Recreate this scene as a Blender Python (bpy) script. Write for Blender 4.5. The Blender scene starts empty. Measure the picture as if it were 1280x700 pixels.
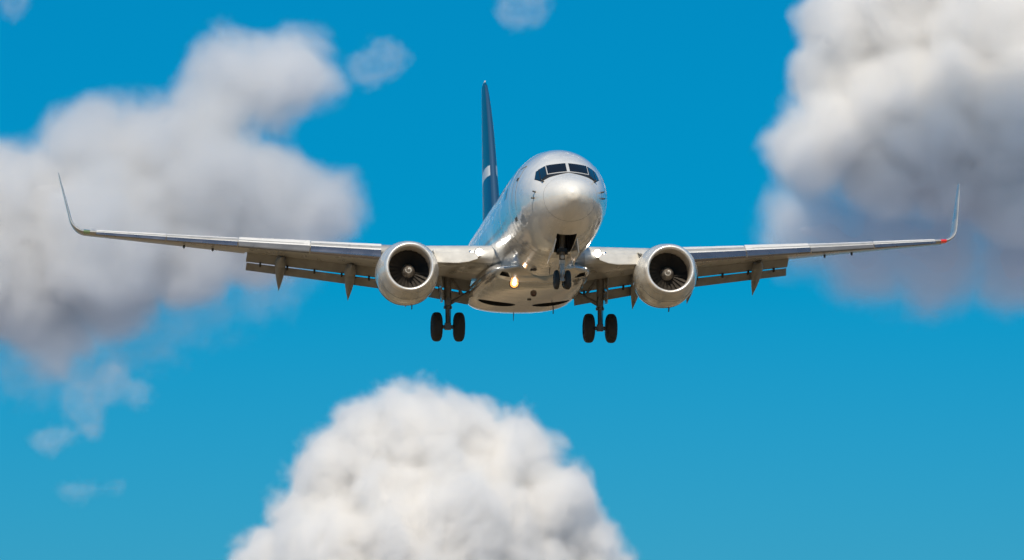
import bpy, bmesh, math, random
import numpy as np
from mathutils import Vector, Matrix, Euler
from mathutils.bvhtree import BVHTree

sc = bpy.context.scene
C = sc.collection
R = math.radians

# ------------------------------------------------------------------ camera, sky, sun, exposure
PITCH = 1.6                                   # nose-up attitude of the airliner, degrees
F_PX = 6500.0                                 # focal length in photo pixels (1280 wide)
CAM_P = Vector((-17.914, -177.966, -20.935))  # camera in the airliner's own frame
CAM_RX, CAM_RZ = 0.1150, -0.08811
EYE = 1.7                                     # height of the photographer's eye
Rp = Matrix.Rotation(-R(PITCH), 4, 'X')
_c = Rp @ CAM_P
PLANE_T = Vector((0, 0, EYE - _c.z))
M_PLANE = Matrix.Translation(PLANE_T) @ Rp
cam_d = bpy.data.cameras.new('camera')
cam = bpy.data.objects.new('camera', cam_d)
C.objects.link(cam)
_rot = Matrix.Rotation(CAM_RZ, 4, 'Z') @ Matrix.Rotation(CAM_RX + math.pi / 2, 4, 'X')
cam.matrix_world = M_PLANE @ Matrix.Translation(CAM_P) @ _rot
cam_d.sensor_width = 36.0
cam_d.lens = 36.0 * F_PX / 1280.0
cam_d.clip_start = 0.5
cam_d.clip_end = 90000.0
sc.camera = cam
CAM_W = cam.matrix_world.copy()

SUN_EL, SUN_AZ = 42.0, -11.0                    # azimuth: degrees to the right of straight behind the camera
sun_dir = Vector((math.sin(R(SUN_AZ)) * math.cos(R(SUN_EL)), -math.cos(R(SUN_AZ)) * math.cos(R(SUN_EL)), math.sin(R(SUN_EL))))
sun_d = bpy.data.lights.new('sun', 'SUN')
sun_d.energy = 4.5
sun_d.angle = R(0.53)
sun_d.color = (1.0, 0.88, 0.71)
sun = bpy.data.objects.new('sun', sun_d)
C.objects.link(sun)
sun.rotation_euler = sun_dir.to_track_quat('Z', 'Y').to_euler()
sun.location = (0, -60, 120)

world = bpy.data.worlds.new('World')
sc.world = world
world.use_nodes = True
nt = world.node_tree
nt.nodes.clear()
w_out = nt.nodes.new('ShaderNodeOutputWorld')
w_bg = nt.nodes.new('ShaderNodeBackground')
w_sky = nt.nodes.new('ShaderNodeTexSky')
w_sky.sky_type = 'NISHITA'
w_sky.sun_disc = False
w_sky.sun_elevation = R(SUN_EL)
w_sky.sun_rotation = math.atan2(sun_dir.x, sun_dir.y)
w_sky.altitude = 0
w_sky.air_density = 1.0
w_sky.dust_density = 0.0
w_sky.ozone_density = 6.0
w_mul = nt.nodes.new('ShaderNodeMix')
w_mul.data_type = 'RGBA'
w_mul.blend_type = 'MULTIPLY'
w_mul.inputs[0].default_value = 1.0
w_mul.inputs[7].default_value = (0.53, 1.04, 1.71, 1)
w_gam = nt.nodes.new('ShaderNodeGamma')       # the photograph's flat, saturated sky
w_gam.inputs[1].default_value = 0.55
w_sub = nt.nodes.new('ShaderNodeMix')
w_sub.data_type = 'RGBA'
w_sub.blend_type = 'SUBTRACT'
w_sub.clamp_result = False
w_sub.inputs[0].default_value = 1.0
w_sub.inputs[7].default_value = (1.21, 0, 0, 1)
w_max = nt.nodes.new('ShaderNodeMix')
w_max.data_type = 'RGBA'
w_max.blend_type = 'LIGHTEN'
w_max.inputs[0].default_value = 1.0
w_max.inputs[7].default_value = (0.005, 0.005, 0.005, 1)
nt.links.new(w_sky.outputs[0], w_gam.inputs[0])
nt.links.new(w_gam.outputs[0], w_mul.inputs[6])
nt.links.new(w_mul.outputs[2], w_sub.inputs[6])
nt.links.new(w_sub.outputs[2], w_max.inputs[6])
nt.links.new(w_max.outputs[2], w_bg.inputs[0])
w_bg.inputs[1].default_value = 0.10
nt.links.new(w_bg.outputs[0], w_out.inputs[0])

sc.view_settings.view_transform = 'Standard'
sc.view_settings.look = 'None'
sc.view_settings.exposure = 0.0
sc.view_settings.gamma = 1.0
sc.view_settings.use_curve_mapping = False
sc.render.engine = 'CYCLES'
cy = sc.cycles
cy.use_denoising = True
cy.max_bounces = 16
cy.diffuse_bounces = 6
cy.glossy_bounces = 4
cy.volume_bounces = 12
cy.use_adaptive_sampling = True
cy.adaptive_threshold = 0.03
cy.transparent_max_bounces = 12
cy.volume_step_rate = 2.0
cy.sample_clamp_indirect = 8.0

# ------------------------------------------------------------------ materials
def mat(name, col, rough=0.4, metal=0.0, coat=0.0, emis=None, estr=0.0, noise=None, bump=None, spec=0.5, coat_rough=0.06):
    m = bpy.data.materials.new(name)
    m.use_nodes = True
    t = m.node_tree
    b = t.nodes['Principled BSDF']
    b.inputs['Base Color'].default_value = (*col, 1)
    b.inputs['Roughness'].default_value = rough
    b.inputs['Metallic'].default_value = metal
    b.inputs['Specular IOR Level'].default_value = spec
    b.inputs['Coat Weight'].default_value = coat
    b.inputs['Coat Roughness'].default_value = coat_rough
    if emis:
        b.inputs['Emission Color'].default_value = (*emis, 1)
        b.inputs['Emission Strength'].default_value = estr
    if noise:
        scale, amt = noise[:2]
        stretch = noise[2] if len(noise) > 2 else (1, 1, 1)
        tc = t.nodes.new('ShaderNodeTexCoord')
        mp = t.nodes.new('ShaderNodeMapping')
        mp.inputs['Scale'].default_value = stretch
        n = t.nodes.new('ShaderNodeTexNoise')
        n.inputs['Scale'].default_value = scale
        n.inputs['Detail'].default_value = 6
        n.inputs['Roughness'].default_value = 0.62
        rmp = t.nodes.new('ShaderNodeMapRange')
        rmp.inputs['From Min'].default_value = 0.3
        rmp.inputs['From Max'].default_value = 0.7
        rmp.inputs['To Min'].default_value = 1 - amt
        rmp.inputs['To Max'].default_value = 1 + amt * 0.5
        mx = t.nodes.new('ShaderNodeMix')
        mx.data_type = 'RGBA'
        mx.blend_type = 'MULTIPLY'
        mx.inputs[0].default_value = 1
        mx.inputs[6].default_value = (*col, 1)
        t.links.new(tc.outputs['Object'], mp.inputs[0])
        t.links.new(mp.outputs[0], n.inputs['Vector'])
        t.links.new(n.outputs[0], rmp.inputs[0])
        t.links.new(rmp.outputs[0], mx.inputs[7])
        t.links.new(mx.outputs[2], b.inputs['Base Color'])
        r2 = t.nodes.new('ShaderNodeMapRange')
        r2.inputs['From Min'].default_value = 0.3
        r2.inputs['From Max'].default_value = 0.7
        r2.inputs['To Min'].default_value = max(0.02, rough * 0.75)
        r2.inputs['To Max'].default_value = min(1, rough * 1.3)
        t.links.new(n.outputs[0], r2.inputs[0])
        t.links.new(r2.outputs[0], b.inputs['Roughness'])
    if bump:
        bscale, bstr, bdist = bump
        tc2 = t.nodes.new('ShaderNodeTexCoord')
        n2 = t.nodes.new('ShaderNodeTexNoise')
        n2.inputs['Scale'].default_value = bscale
        n2.inputs['Detail'].default_value = 3
        bp = t.nodes.new('ShaderNodeBump')
        bp.inputs['Strength'].default_value = bstr
        bp.inputs['Distance'].default_value = bdist
        t.links.new(tc2.outputs['Object'], n2.inputs['Vector'])
        t.links.new(n2.outputs[0], bp.inputs['Height'])
        t.links.new(bp.outputs[0], b.inputs['Normal'])
        if coat:
            t.links.new(bp.outputs[0], b.inputs['Coat Normal'])
    return m

MT = dict(
    white=mat('white_gloss_paint', (0.86, 0.84, 0.80), 0.28, 0.0, 1.0, noise=(0.9, 0.10, (1, .35, 1)), bump=(1.9, 0.45, 0.03), coat_rough=0.02, spec=0.5),
    belly=mat('grey_gloss_paint', (0.58, 0.57, 0.55), 0.18, 0.1, 1.0, noise=(1.2, 0.18, (1, .3, 1)), bump=(1.3, 0.3, 0.02)),
    wing=mat('wing_grey_paint', (0.40, 0.395, 0.38), 0.30, 0.0, 0.3, noise=(1.5, 0.22, (1, .3, 1))),
    flap=mat('flap_grey_paint', (0.27, 0.27, 0.265), 0.38, 0.0, 0.1, noise=(2.5, 0.3, (1, .4, 1))),
    cove=mat('cove_primer', (0.10, 0.10, 0.095), 0.6, noise=(5, 0.4)),
    slat=mat('polished_aluminium', (0.30, 0.29, 0.32), 0.28, 0.85, noise=(1.1, 0.12)),
    lip=mat('inlet_lip_metal', (0.88, 0.87, 0.85), 0.34, 0.55, noise=(2, 0.08)),
    nac=mat('nacelle_paint', (0.76, 0.745, 0.70), 0.25, 0.0, 0.7, noise=(1.2, 0.12, (1, .4, 1)), bump=(1.5, 0.25, 0.02)),
    liner=mat('inlet_liner', (0.58, 0.52, 0.44), 0.40, 0.2, noise=(6, 0.2)),
    blade=mat('titanium_blade', (0.055, 0.05, 0.045), 0.6, 0.3, noise=(8, 0.2)),
    black=mat('black_recess', (0.012, 0.012, 0.012), 0.8),
    dark=mat('dark_metal', (0.06, 0.058, 0.055), 0.45, 0.4, noise=(9, 0.3)),
    strut=mat('strut_grey_paint', (0.20, 0.19, 0.18), 0.4, 0.1, noise=(9, 0.35)),
    strutw=mat('strut_white_paint', (0.62, 0.62, 0.60), 0.35, 0.0, noise=(9, 0.25)),
    chrome=mat('oleo_chrome', (0.85, 0.85, 0.85), 0.08, 1.0),
    tyre=mat('tyre_rubber', (0.042, 0.039, 0.036), 0.75, noise=(12, 0.3)),
    rim=mat('wheel_rim_metal', (0.30, 0.29, 0.28), 0.4, 0.6),
    glass=mat('cockpit_glass', (0.012, 0.016, 0.02), 0.04, 0.0, 1.0),
    glassdark=mat('dark_windscreen', (0.012, 0.012, 0.016), 0.08, 0.0, 0.0, spec=0.22),
    seal=mat('window_seal', (0.02, 0.02, 0.022), 0.5),
    frame=mat('window_frame_paint', (0.62, 0.62, 0.61), 0.3, 0.0, 0.6),
    slat_refl=mat('slat_painted_reflection', (0.17, 0.17, 0.175), 0.35, 0.2, noise=(1.4, 0.15)),  # flat grey in place of a bright horizon reflected in the metal
    spin=mat('spinner_grey', (0.17, 0.155, 0.14), 0.4, 0.2),
    finle=mat('fin_edge_slate', (0.03, 0.085, 0.165), 0.35, 0.1),
    krueger=mat('krueger_paint', (0.60, 0.59, 0.56), 0.35, 0.0, 0.3, noise=(2.5, 0.15, (1, .4, 1))),
    softseam=mat('soft_seam', (0.42, 0.41, 0.40), 0.5),
    seam=mat('panel_seam', (0.16, 0.16, 0.16), 0.6),
    title=mat('navy_title_paint', (0.02, 0.07, 0.17), 0.25, 0.0, 0.8),
    exhaust=mat('exhaust_metal', (0.22, 0.20, 0.18), 0.4, 0.9, noise=(5, 0.3)),
    lamp=mat('landing_lamp', (1, 1, 1), 0.2, emis=(1.0, 0.93, 0.82), estr=45.0),
    amber=mat('amber_lamp', (1, .8, .5), 0.2, emis=(1.0, 0.36, 0.05), estr=1.5),
    red=mat('red_lamp', (0.7, 0.03, 0.02), 0.2, 0.0, 1.0, emis=(1.0, 0.05, 0.03), estr=0.2),
    green=mat('green_lamp', (0.15, 0.20, 0.10), 0.2, 0.0, 1.0, emis=(0.3, 0.5, 0.2), estr=0.1),
    beacon=mat('beacon_red', (0.06, 0.012, 0.012), 0.15, 0.0, 1.0),
)

def fin_material():
    m = mat('fin_livery_paint', (0.0, 0.1, 0.2), 0.35, 0.0, 0.15)
    t = m.node_tree
    b = t.nodes['Principled BSDF']
    tc = t.nodes.new('ShaderNodeTexCoord')
    sx = t.nodes.new('ShaderNodeSeparateXYZ')
    t.links.new(tc.outputs['Object'], sx.inputs[0])
    a = t.nodes.new('ShaderNodeMath'); a.operation = 'MULTIPLY_ADD'   # slanting livery band: z + 0.06*y
    a.inputs[1].default_value = 0.05
    t.links.new(sx.outputs['Y'], a.inputs[0])
    t.links.new(sx.outputs['Z'], a.inputs[2])
    mr = t.nodes.new('ShaderNodeMapRange')
    mr.inputs['From Min'].default_value = 4.0
    mr.inputs['From Max'].default_value = 14.0
    t.links.new(a.outputs[0], mr.inputs[0])
    cr = t.nodes.new('ShaderNodeValToRGB')
    cr.color_ramp.interpolation = 'CONSTANT'
    e = cr.color_ramp.elements
    e[0].position = 0.0; e[0].color = (0.005, 0.065, 0.165, 1)
    e[1].position = 0.475; e[1].color = (0.78, 0.80, 0.80, 1)
    x = e.new(0.522); x.color = (0.003, 0.085, 0.17, 1)
    x = e.new(0.93); x.color = (0.003, 0.085, 0.17, 1)
    t.links.new(mr.outputs[0], cr.inputs[0])
    t.links.new(cr.outputs[0], b.inputs['Base Color'])
    return m
MT['fin'] = fin_material()

# ------------------------------------------------------------------ mesh helpers (airliner frame: x = port, y = aft, z = up)
O = Vector((0.0, 17.0, 0.0))

class MB:
    def __init__(s):
        s.v, s.f, s.m = [], [], []
    def add(s, verts, faces, mi=0):
        k = len(s.v)
        s.v += [tuple(p) for p in verts]
        s.f += [tuple(i + k for i in f) for f in faces]
        s.m += [mi] * len(faces)
    def loft(s, rings, cap=True, closed=True, mi=0):
        n = len(rings[0])
        vs = [p for r in rings for p in r]
        fs = []
        for a in range(len(rings) - 1):
            for b in range(n if closed else n - 1):
                c = (b + 1) % n
                fs.append((a * n + b, a * n + c, (a + 1) * n + c, (a + 1) * n + b))
        if cap:
            fs.append(tuple(range(n)))
            fs.append(tuple((len(rings) - 1) * n + i for i in reversed(range(n))))
        s.add(vs, fs, mi)
    def lathe(s, prof, c=(0, 0), n=48, mi=0, cap=False, axis='Y', sx=1.0, sz=1.0):
        rings = []
        for y, r in prof:
            ring = []
            for k in range(n):
                a = 2 * math.pi * k / n
                if axis == 'Y':
                    ring.append((c[0] + r * math.sin(a) * sx, y, c[1] + r * math.cos(a) * sz))
                else:                                   # axis X, c = (y, z)
                    ring.append((y, c[0] + r * math.sin(a), c[1] + r * math.cos(a)))
            rings.append(ring)
        s.loft(rings, cap=cap, mi=mi)
    def tube(s, p0, p1, r0, r1=None, n=14, mi=0):
        r1 = r0 if r1 is None else r1
        p0, p1 = Vector(p0), Vector(p1)
        d = (p1 - p0).normalized()
        u = d.orthogonal().normalized()
        w = d.cross(u)
        rings = []
        for p, r in ((p0, r0), (p1, r1)):
            rings.append([p + (u * math.cos(2 * math.pi * k / n) + w * math.sin(2 * math.pi * k / n)) * r for k in range(n)])
        s.loft(rings, mi=mi)
    def box(s, c, size, rot=(0, 0, 0), mi=0):
        e = Euler(rot).to_matrix()
        c = Vector(c)
        vs = [c + e @ Vector((x * size[0] / 2, y * size[1] / 2, z * size[2] / 2)) for x in (-1, 1) for y in (-1, 1) for z in (-1, 1)]
        s.add(vs, [(0, 1, 3, 2), (4, 6, 7, 5), (0, 4, 5, 1), (2, 3, 7, 6), (0, 2, 6, 4), (1, 5, 7, 3)], mi)
    def slab(s, poly, thick, mi=0):
        """a thin plate: 3-D polygon given a thickness along its normal"""
        P = [Vector(p) for p in poly]
        n = (P[1] - P[0]).cross(P[2] - P[0]).normalized() * thick / 2
        k = len(P)
        vs = [p - n for p in P] + [p + n for p in P]
        fs = [tuple(range(k)), tuple(range(2 * k - 1, k - 1, -1))] + [(i, (i + 1) % k, (i + 1) % k + k, i + k) for i in range(k)]
        s.add(vs, fs, mi)
    def mesh(s, name, mats, sharp=35, recalc=True, offset=True):
        me = bpy.data.meshes.new(name)
        vs = [(p[0] - O.x, p[1] - O.y, p[2] - O.z) for p in s.v] if offset else s.v
        me.from_pydata(vs, [], s.f)
        for m in mats:
            me.materials.append(m)
        me.polygons.foreach_set('material_index', s.m)
        bm = bmesh.new()
        bm.from_mesh(me)
        bmesh.ops.remove_doubles(bm, verts=bm.verts, dist=1e-5)
        if recalc:
            bmesh.ops.recalc_face_normals(bm, faces=bm.faces)
        finish_bm(bm, sharp)
        bm.to_mesh(me)
        bm.free()
        return me

def finish_bm(bm, sharp):
    for f in bm.faces:
        f.smooth = True
    for e in bm.edges:
        e.smooth = not (len(e.link_faces) == 2 and e.calc_face_angle(0) > R(sharp))

def link(name, me, parent=None):
    o = bpy.data.objects.new(name, me)
    C.objects.link(o)
    if parent is not None:
        o.parent = parent
    return o

def part(name, mb, m, parent, sharp=35, **kw):
    o = link(name, mb.mesh(name, m if isinstance(m, (list, tuple)) else [m], sharp, **kw), parent)
    return o

def pchip(xs, ys):
    xs, ys = np.array(xs, float), np.array(ys, float)
    h = np.diff(xs); d = np.diff(ys) / h
    m = np.zeros(len(xs)); m[0], m[-1] = d[0], d[-1]
    for i in range(1, len(xs) - 1):
        if d[i - 1] * d[i] > 0:
            w1, w2 = 2 * h[i] + h[i - 1], h[i] + 2 * h[i - 1]
            m[i] = (w1 + w2) / (w1 / d[i - 1] + w2 / d[i])
    def f(x):
        i = int(np.clip(np.searchsorted(xs, x) - 1, 0, len(xs) - 2))
        t = (x - xs[i]) / h[i]
        return float((2*t**3-3*t**2+1)*ys[i] + (t**3-2*t**2+t)*h[i]*m[i] + (-2*t**3+3*t**2)*ys[i+1] + (t**3-t**2)*h[i]*m[i+1])
    return f

# ------------------------------------------------------------------ ground
def ground():
    me = bpy.data.meshes.new('ground')
    S = 40000
    me.from_pydata([(-S, -S, 0), (S, -S, 0), (S, S, 0), (-S, S, 0)], [], [(0, 1, 2, 3)])
    m = bpy.data.materials.new('soil_with_lilac_bounce')
    m.use_nodes = True
    t = m.node_tree
    b = t.nodes['Principled BSDF']
    b.inputs['Roughness'].default_value = 0.95
    tc = t.nodes.new('ShaderNodeTexCoord')
    def noise(scale, detail=6, stretch=(1, 1, 1)):
        mp = t.nodes.new('ShaderNodeMapping'); mp.inputs['Scale'].default_value = stretch
        n = t.nodes.new('ShaderNodeTexNoise')
        n.inputs['Scale'].default_value = scale; n.inputs['Detail'].default_value = detail
        t.links.new(tc.outputs['Object'], mp.inputs[0]); t.links.new(mp.outputs[0], n.inputs['Vector'])
        return n
    vo = t.nodes.new('ShaderNodeTexVoronoi'); vo.inputs['Scale'].default_value = .035
    t.links.new(tc.outputs['Object'], vo.inputs['Vector'])
    n1 = noise(0.012, 8); n2 = noise(0.05, 6, (1, .5, 1))
    cr = t.nodes.new('ShaderNodeValToRGB')
    e = cr.color_ramp.elements
    e[0].position = .34; e[0].color = (0.13, 0.10, 0.055, 1)
    e[1].position = .66; e[1].color = (0.50, 0.355, 0.20, 1)
    x = e.new(.5); x.color = (0.35, 0.24, 0.13, 1)
    t.links.new(n1.outputs[0], cr.inputs[0])
    cr2 = t.nodes.new('ShaderNodeValToRGB')
    e = cr2.color_ramp.elements
    e[0].position = .44; e[0].color = (0.40, 0.42, 0.40, 1)
    e[1].position = .62; e[1].color = (1.25, 1.2, 1.1, 1)
    t.links.new(n2.outputs[0], cr2.inputs[0])
    mx = t.nodes.new('ShaderNodeMix'); mx.data_type = 'RGBA'; mx.blend_type = 'MULTIPLY'; mx.inputs[0].default_value = 1
    t.links.new(cr.outputs[0], mx.inputs[6]); t.links.new(cr2.outputs[0], mx.inputs[7])
    sv = t.nodes.new('ShaderNodeSeparateColor')
    t.links.new(vo.outputs['Color'], sv.inputs[0])
    cv = t.nodes.new('ShaderNodeValToRGB'); cv.color_ramp.interpolation = 'CONSTANT'
    e = cv.color_ramp.elements
    e[0].position = 0; e[0].color = (0.42, 0.45, 0.36, 1)
    e[1].position = .25; e[1].color = (1, 1, 1, 1)
    x = e.new(.6); x.color = (0.75, 0.72, 0.66, 1)
    x = e.new(.82); x.color = (1.7, 1.9, 2.2, 1)
    t.links.new(sv.outputs[0], cv.inputs[0])
    mv = t.nodes.new('ShaderNodeMix'); mv.data_type = 'RGBA'; mv.blend_type = 'MULTIPLY'; mv.inputs[0].default_value = 1
    t.links.new(mx.outputs[2], mv.inputs[6]); t.links.new(cv.outputs[0], mv.inputs[7])
    mx = mv
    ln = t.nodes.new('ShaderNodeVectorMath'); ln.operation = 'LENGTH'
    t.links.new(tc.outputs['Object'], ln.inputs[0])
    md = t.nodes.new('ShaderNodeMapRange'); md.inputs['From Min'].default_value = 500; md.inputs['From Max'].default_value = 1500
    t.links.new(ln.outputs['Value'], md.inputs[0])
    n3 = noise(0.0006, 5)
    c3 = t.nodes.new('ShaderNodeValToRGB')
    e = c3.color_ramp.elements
    e[0].position = .42; e[0].color = (0.25, 0.28, 0.37, 1)  # unseen far ground, tinted bluish to bounce lilac light onto cloud bases
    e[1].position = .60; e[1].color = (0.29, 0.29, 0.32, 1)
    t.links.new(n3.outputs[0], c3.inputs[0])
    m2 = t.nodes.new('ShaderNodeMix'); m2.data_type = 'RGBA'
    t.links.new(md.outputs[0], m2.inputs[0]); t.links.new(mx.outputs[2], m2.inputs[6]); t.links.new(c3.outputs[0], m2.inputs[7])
    t.links.new(m2.outputs[2], b.inputs['Base Color'])
    me.materials.append(m)
    o = link('ground', me)
    o['kind'] = 'structure'
ground()

# ------------------------------------------------------------------ the airliner
plane = bpy.data.objects.new('airliner', None)
C.objects.link(plane)
plane.empty_display_size = 3
plane.matrix_world = M_PLANE @ Matrix.Translation(O)
plane['label'] = 'white twin-engine passenger jet with blue tail fin landing with its wheels and flaps down'
plane['category'] = 'airplane'

# ---- fuselage
FX = -0.06
ZM, TOP, BOT, HW = 3.27, 5.14, 1.20, 1.76
f_top = pchip([0, .06, .2, .45, .8, 1.2, 1.6, 2.0, 2.4, 3.0, 4.0, 5.0, 6.2, 8, 26, 31, 35, 37.9],
              [2.78, 2.95, 3.08, 3.24, 3.40, 3.55, 3.70, 3.93, 4.15, 4.42, 4.76, 4.97, 5.10, TOP, TOP, 5.12, 4.95, 4.72])
f_bot = pchip([0, .06, .2, .45, .8, 1.2, 1.8, 2.5, 3.5, 5.0, 7.0, 8, 23, 26, 30, 34, 37.9],
              [2.78, 2.61, 2.46, 2.27, 2.07, 1.89, 1.69, 1.50, 1.33, 1.23, BOT, BOT, BOT, 1.42, 2.30, 3.35, 4.28])
f_hw = pchip([0, .06, .2, .45, .8, 1.2, 1.8, 2.5, 3.5, 4.5, 6.0, 7.5, 25, 29, 33, 36, 37.9],
             [0.0, .19, .35, .56, .77, .96, 1.18, 1.36, 1.54, 1.64, 1.715, HW, HW, 1.58, 1.05, .55, .22])
f_mid = pchip([0, 1, 2, 3.5, 5, 7, 25, 30, 34, 37.9], [2.78, 2.82, 2.93, 3.08, 3.19, ZM, ZM, 3.55, 4.05, 4.5])

def fus_pt(y, a):
    """a = angle from top, positive to port"""
    hw, zt, zb, zm = f_hw(y), f_top(y), f_bot(y), f_mid(y)
    ca, sa = math.cos(a), math.sin(a)
    if ca >= 0:
        return Vector((FX + hw * sa, y, zm + (zt - zm) * ca))
    p = 0.96
    return Vector((FX + hw * math.copysign(abs(sa) ** p, sa), y, zm - (zm - zb) * abs(ca) ** p))

def side_pt(y, z, s):
    """point of the skin at station y and height z on side s, with its outward normal in the section"""
    hw, zt, zb, zm = f_hw(y), f_top(y), f_bot(y), f_mid(y)
    h = (zt - zm) if z > zm else (zm - zb)
    q = max(-1, min(1, (z - zm) / h))
    x = hw * math.sqrt(max(0, 1 - q * q))
    n = Vector((s * x / hw ** 2, 0, (z - zm) / h ** 2)).normalized()
    return Vector((FX + s * x, y, z)), n

def fuselage_mesh():
    mb = MB()
    ys = [0.004, .015, .03, .06, .1, .15, .2, .28, .36, .45, .55, .66, .8, .95, 1.1, 1.25, 1.4, 1.55, 1.7, 1.85, 2.0, 2.2, 2.4, 2.6, 2.8, 3.0, 3.3, 3.6, 4, 4.5, 5, 5.5, 6, 6.5, 7, 8]
    ys += [9 + i for i in range(0, 17)] + [25.5 + .5 * i for i in range(0, 24)] + [37.3, 37.6, 37.9]
    n = 112
    rings = [[fus_pt(y, 2 * math.pi * k / n) for k in range(n)] for y in ys]
    mb.loft(rings)
    return mb

def cut(me, cutters, name, sharp=35):
    """subtract closed cutter meshes from a mesh and keep the result as plain mesh data"""
    o = link('cut_tmp', me)
    tmp = []
    for c in cutters:
        co = link('cut_tool', c)
        tmp.append(co)
        md = o.modifiers.new('b', 'BOOLEAN')
        md.operation = 'DIFFERENCE'; md.solver = 'EXACT'; md.object = co
        md.material_mode = 'TRANSFER'
    bpy.context.view_layer.update()
    dg = bpy.context.evaluated_depsgraph_get()
    out = bpy.data.meshes.new_from_object(o.evaluated_get(dg))
    out.name = name
    for t in [o] + tmp:
        bpy.data.objects.remove(t)
    bm = bmesh.new(); bm.from_mesh(out)
    finish_bm(bm, sharp)
    bm.to_mesh(out); bm.free()
    return out

def well_cutters():
    cs = []
    for s in (-1, 1):
        mb = MB()
        n = 40
        lo = [(s * 1.04 + .72 * math.cos(2 * math.pi * k / n), 19.7 + .70 * math.sin(2 * math.pi * k / n), .3) for k in range(n)]
        hi = [(p[0], p[1], 2.05) for p in lo]
        mb.loft([lo, hi])
        cs.append(mb.mesh('well_cutter', [MT['black']]))
    return cs

def nose_bay_cutter():
    mb = MB()
    mb.box((FX, 3.45, 1.5), (0.70, 2.5, 1.9))
    return mb.mesh('bay_cutter', [MT['dark']])

fus_raw = fuselage_mesh()
fus_bvh = BVHTree.FromPolygons([Vector(v) for v in fus_raw.v], fus_raw.f)
fus_me = cut(fus_raw.mesh('fuselage', [MT['white']]), [nose_bay_cutter()] + well_cutters(), 'fuselage')
fuselage = link('fuselage', fus_me, plane)

def on_nose(x, z, off=0.0):
    """point of the nose skin met by a line along y, pushed out by off"""
    x += FX
    h = fus_bvh.ray_cast(Vector((x, -2, z)), Vector((0, 1, 0)))
    if h[0] is None:
        return None
    n = h[1] if h[1].y < 0 or abs(h[1].x) > .5 else h[1]
    if n.dot(Vector((x, -1, z - 2.8))) < 0:
        n = -n
    return h[0] + n * off

def nose_patch(poly, off, thick, nsub=9):
    """quad patch of the nose skin: poly = 4 front-view corners (x, z)"""
    mb = MB()
    grid = []
    for i in range(nsub + 1):
        for j in range(nsub + 1):
            u, v = i / nsub, j / nsub
            x = (1-u)*(1-v)*poly[0][0] + u*(1-v)*poly[1][0] + u*v*poly[2][0] + (1-u)*v*poly[3][0]
            z = (1-u)*(1-v)*poly[0][1] + u*(1-v)*poly[1][1] + u*v*poly[2][1] + (1-u)*v*poly[3][1]
            grid.append((on_nose(x, z, off), on_nose(x, z, off - thick)))
    k = nsub + 1
    n = len(grid)
    vs = [g[0] for g in grid] + [g[1] for g in grid]
    fs = []
    for i in range(nsub):
        for j in range(nsub):
            a = (i*k+j, i*k+j+1, (i+1)*k+j+1, (i+1)*k+j)
            fs.append(a); fs.append(tuple(q + n for q in reversed(a)))
    bd = [j for j in range(k)] + [i*k+k-1 for i in range(1, k)] + [(k-1)*k+j for j in range(k-2, -1, -1)] + [i*k for i in range(k-2, 0, -1)]
    for a, b in zip(bd, bd[1:] + bd[:1]):
        fs.append((a, b, b + n, a + n))
    mb.add(vs, fs)
    return mb

# cockpit windows: front-view (x, z) corners for the starboard side, mirrored to port
WIN = dict(
    front=[(-.05, 3.73), (-.70, 3.665), (-.70, 4.04), (-.05, 4.10)],
    side=[(-.755, 3.60), (-.94, 3.42), (-.93, 3.92), (-.755, 4.02)],
    rear=[(-.965, 3.41), (-1.10, 3.52), (-1.035, 3.82), (-.96, 3.88)],
    seal_low=[(0, 3.685), (-.72, 3.50), (-.72, 3.70), (0, 3.77)],
    seal_side=[(-.70, 3.50), (-.97, 3.36), (-.97, 3.92), (-.70, 4.06)],
    seal_rear=[(-.95, 3.37), (-1.135, 3.52), (-1.05, 3.85), (-.95, 3.92)],
    frame=[(0, 3.70), (-.73, 3.635), (-.73, 4.07), (0, 4.135)],
)
def cockpit():
    for s in (1, -1):
        mir = lambda q: [(s * x, z) for x, z in WIN[q]]
        for q, off in (('seal_low', .010), ('seal_side', .010), ('seal_rear', .010)):
            part('window_seal', nose_patch(mir(q), off, .03), MT['seal'], fuselage)
        part('window_frame', nose_patch(mir('frame'), .016, .03), MT['frame'], fuselage)
        for q, off in (('front', .026), ('side', .024), ('rear', .024)):
            part('cockpit_window', nose_patch(mir(q), off, .03), MT['glassdark'] if q == 'front' else MT['glass'], fuselage)
cockpit()

def skin_strip(mb, y0, z0, y1, z1, s, w=.03, off=.006, n=10):
    """thin raised strip on the hull side from (y0,z0) to (y1,z1)"""
    a, b = [], []
    L = math.hypot(y1 - y0, z1 - z0)
    dy, dz = -(z1 - z0) / L * w / 2, (y1 - y0) / L * w / 2
    for i in range(n + 1):
        t = i / n
        y, z = y0 + (y1 - y0) * t, z0 + (z1 - z0) * t
        ring = []
        for k in (-1, 1):
            p, nn = side_pt(y + dy * k, z + dz * k, s)
            ring.append((p + nn * off, p - nn * .01))
        a.append([ring[0][0], ring[1][0], ring[1][1], ring[0][1]])
    mb.loft(a)

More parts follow.
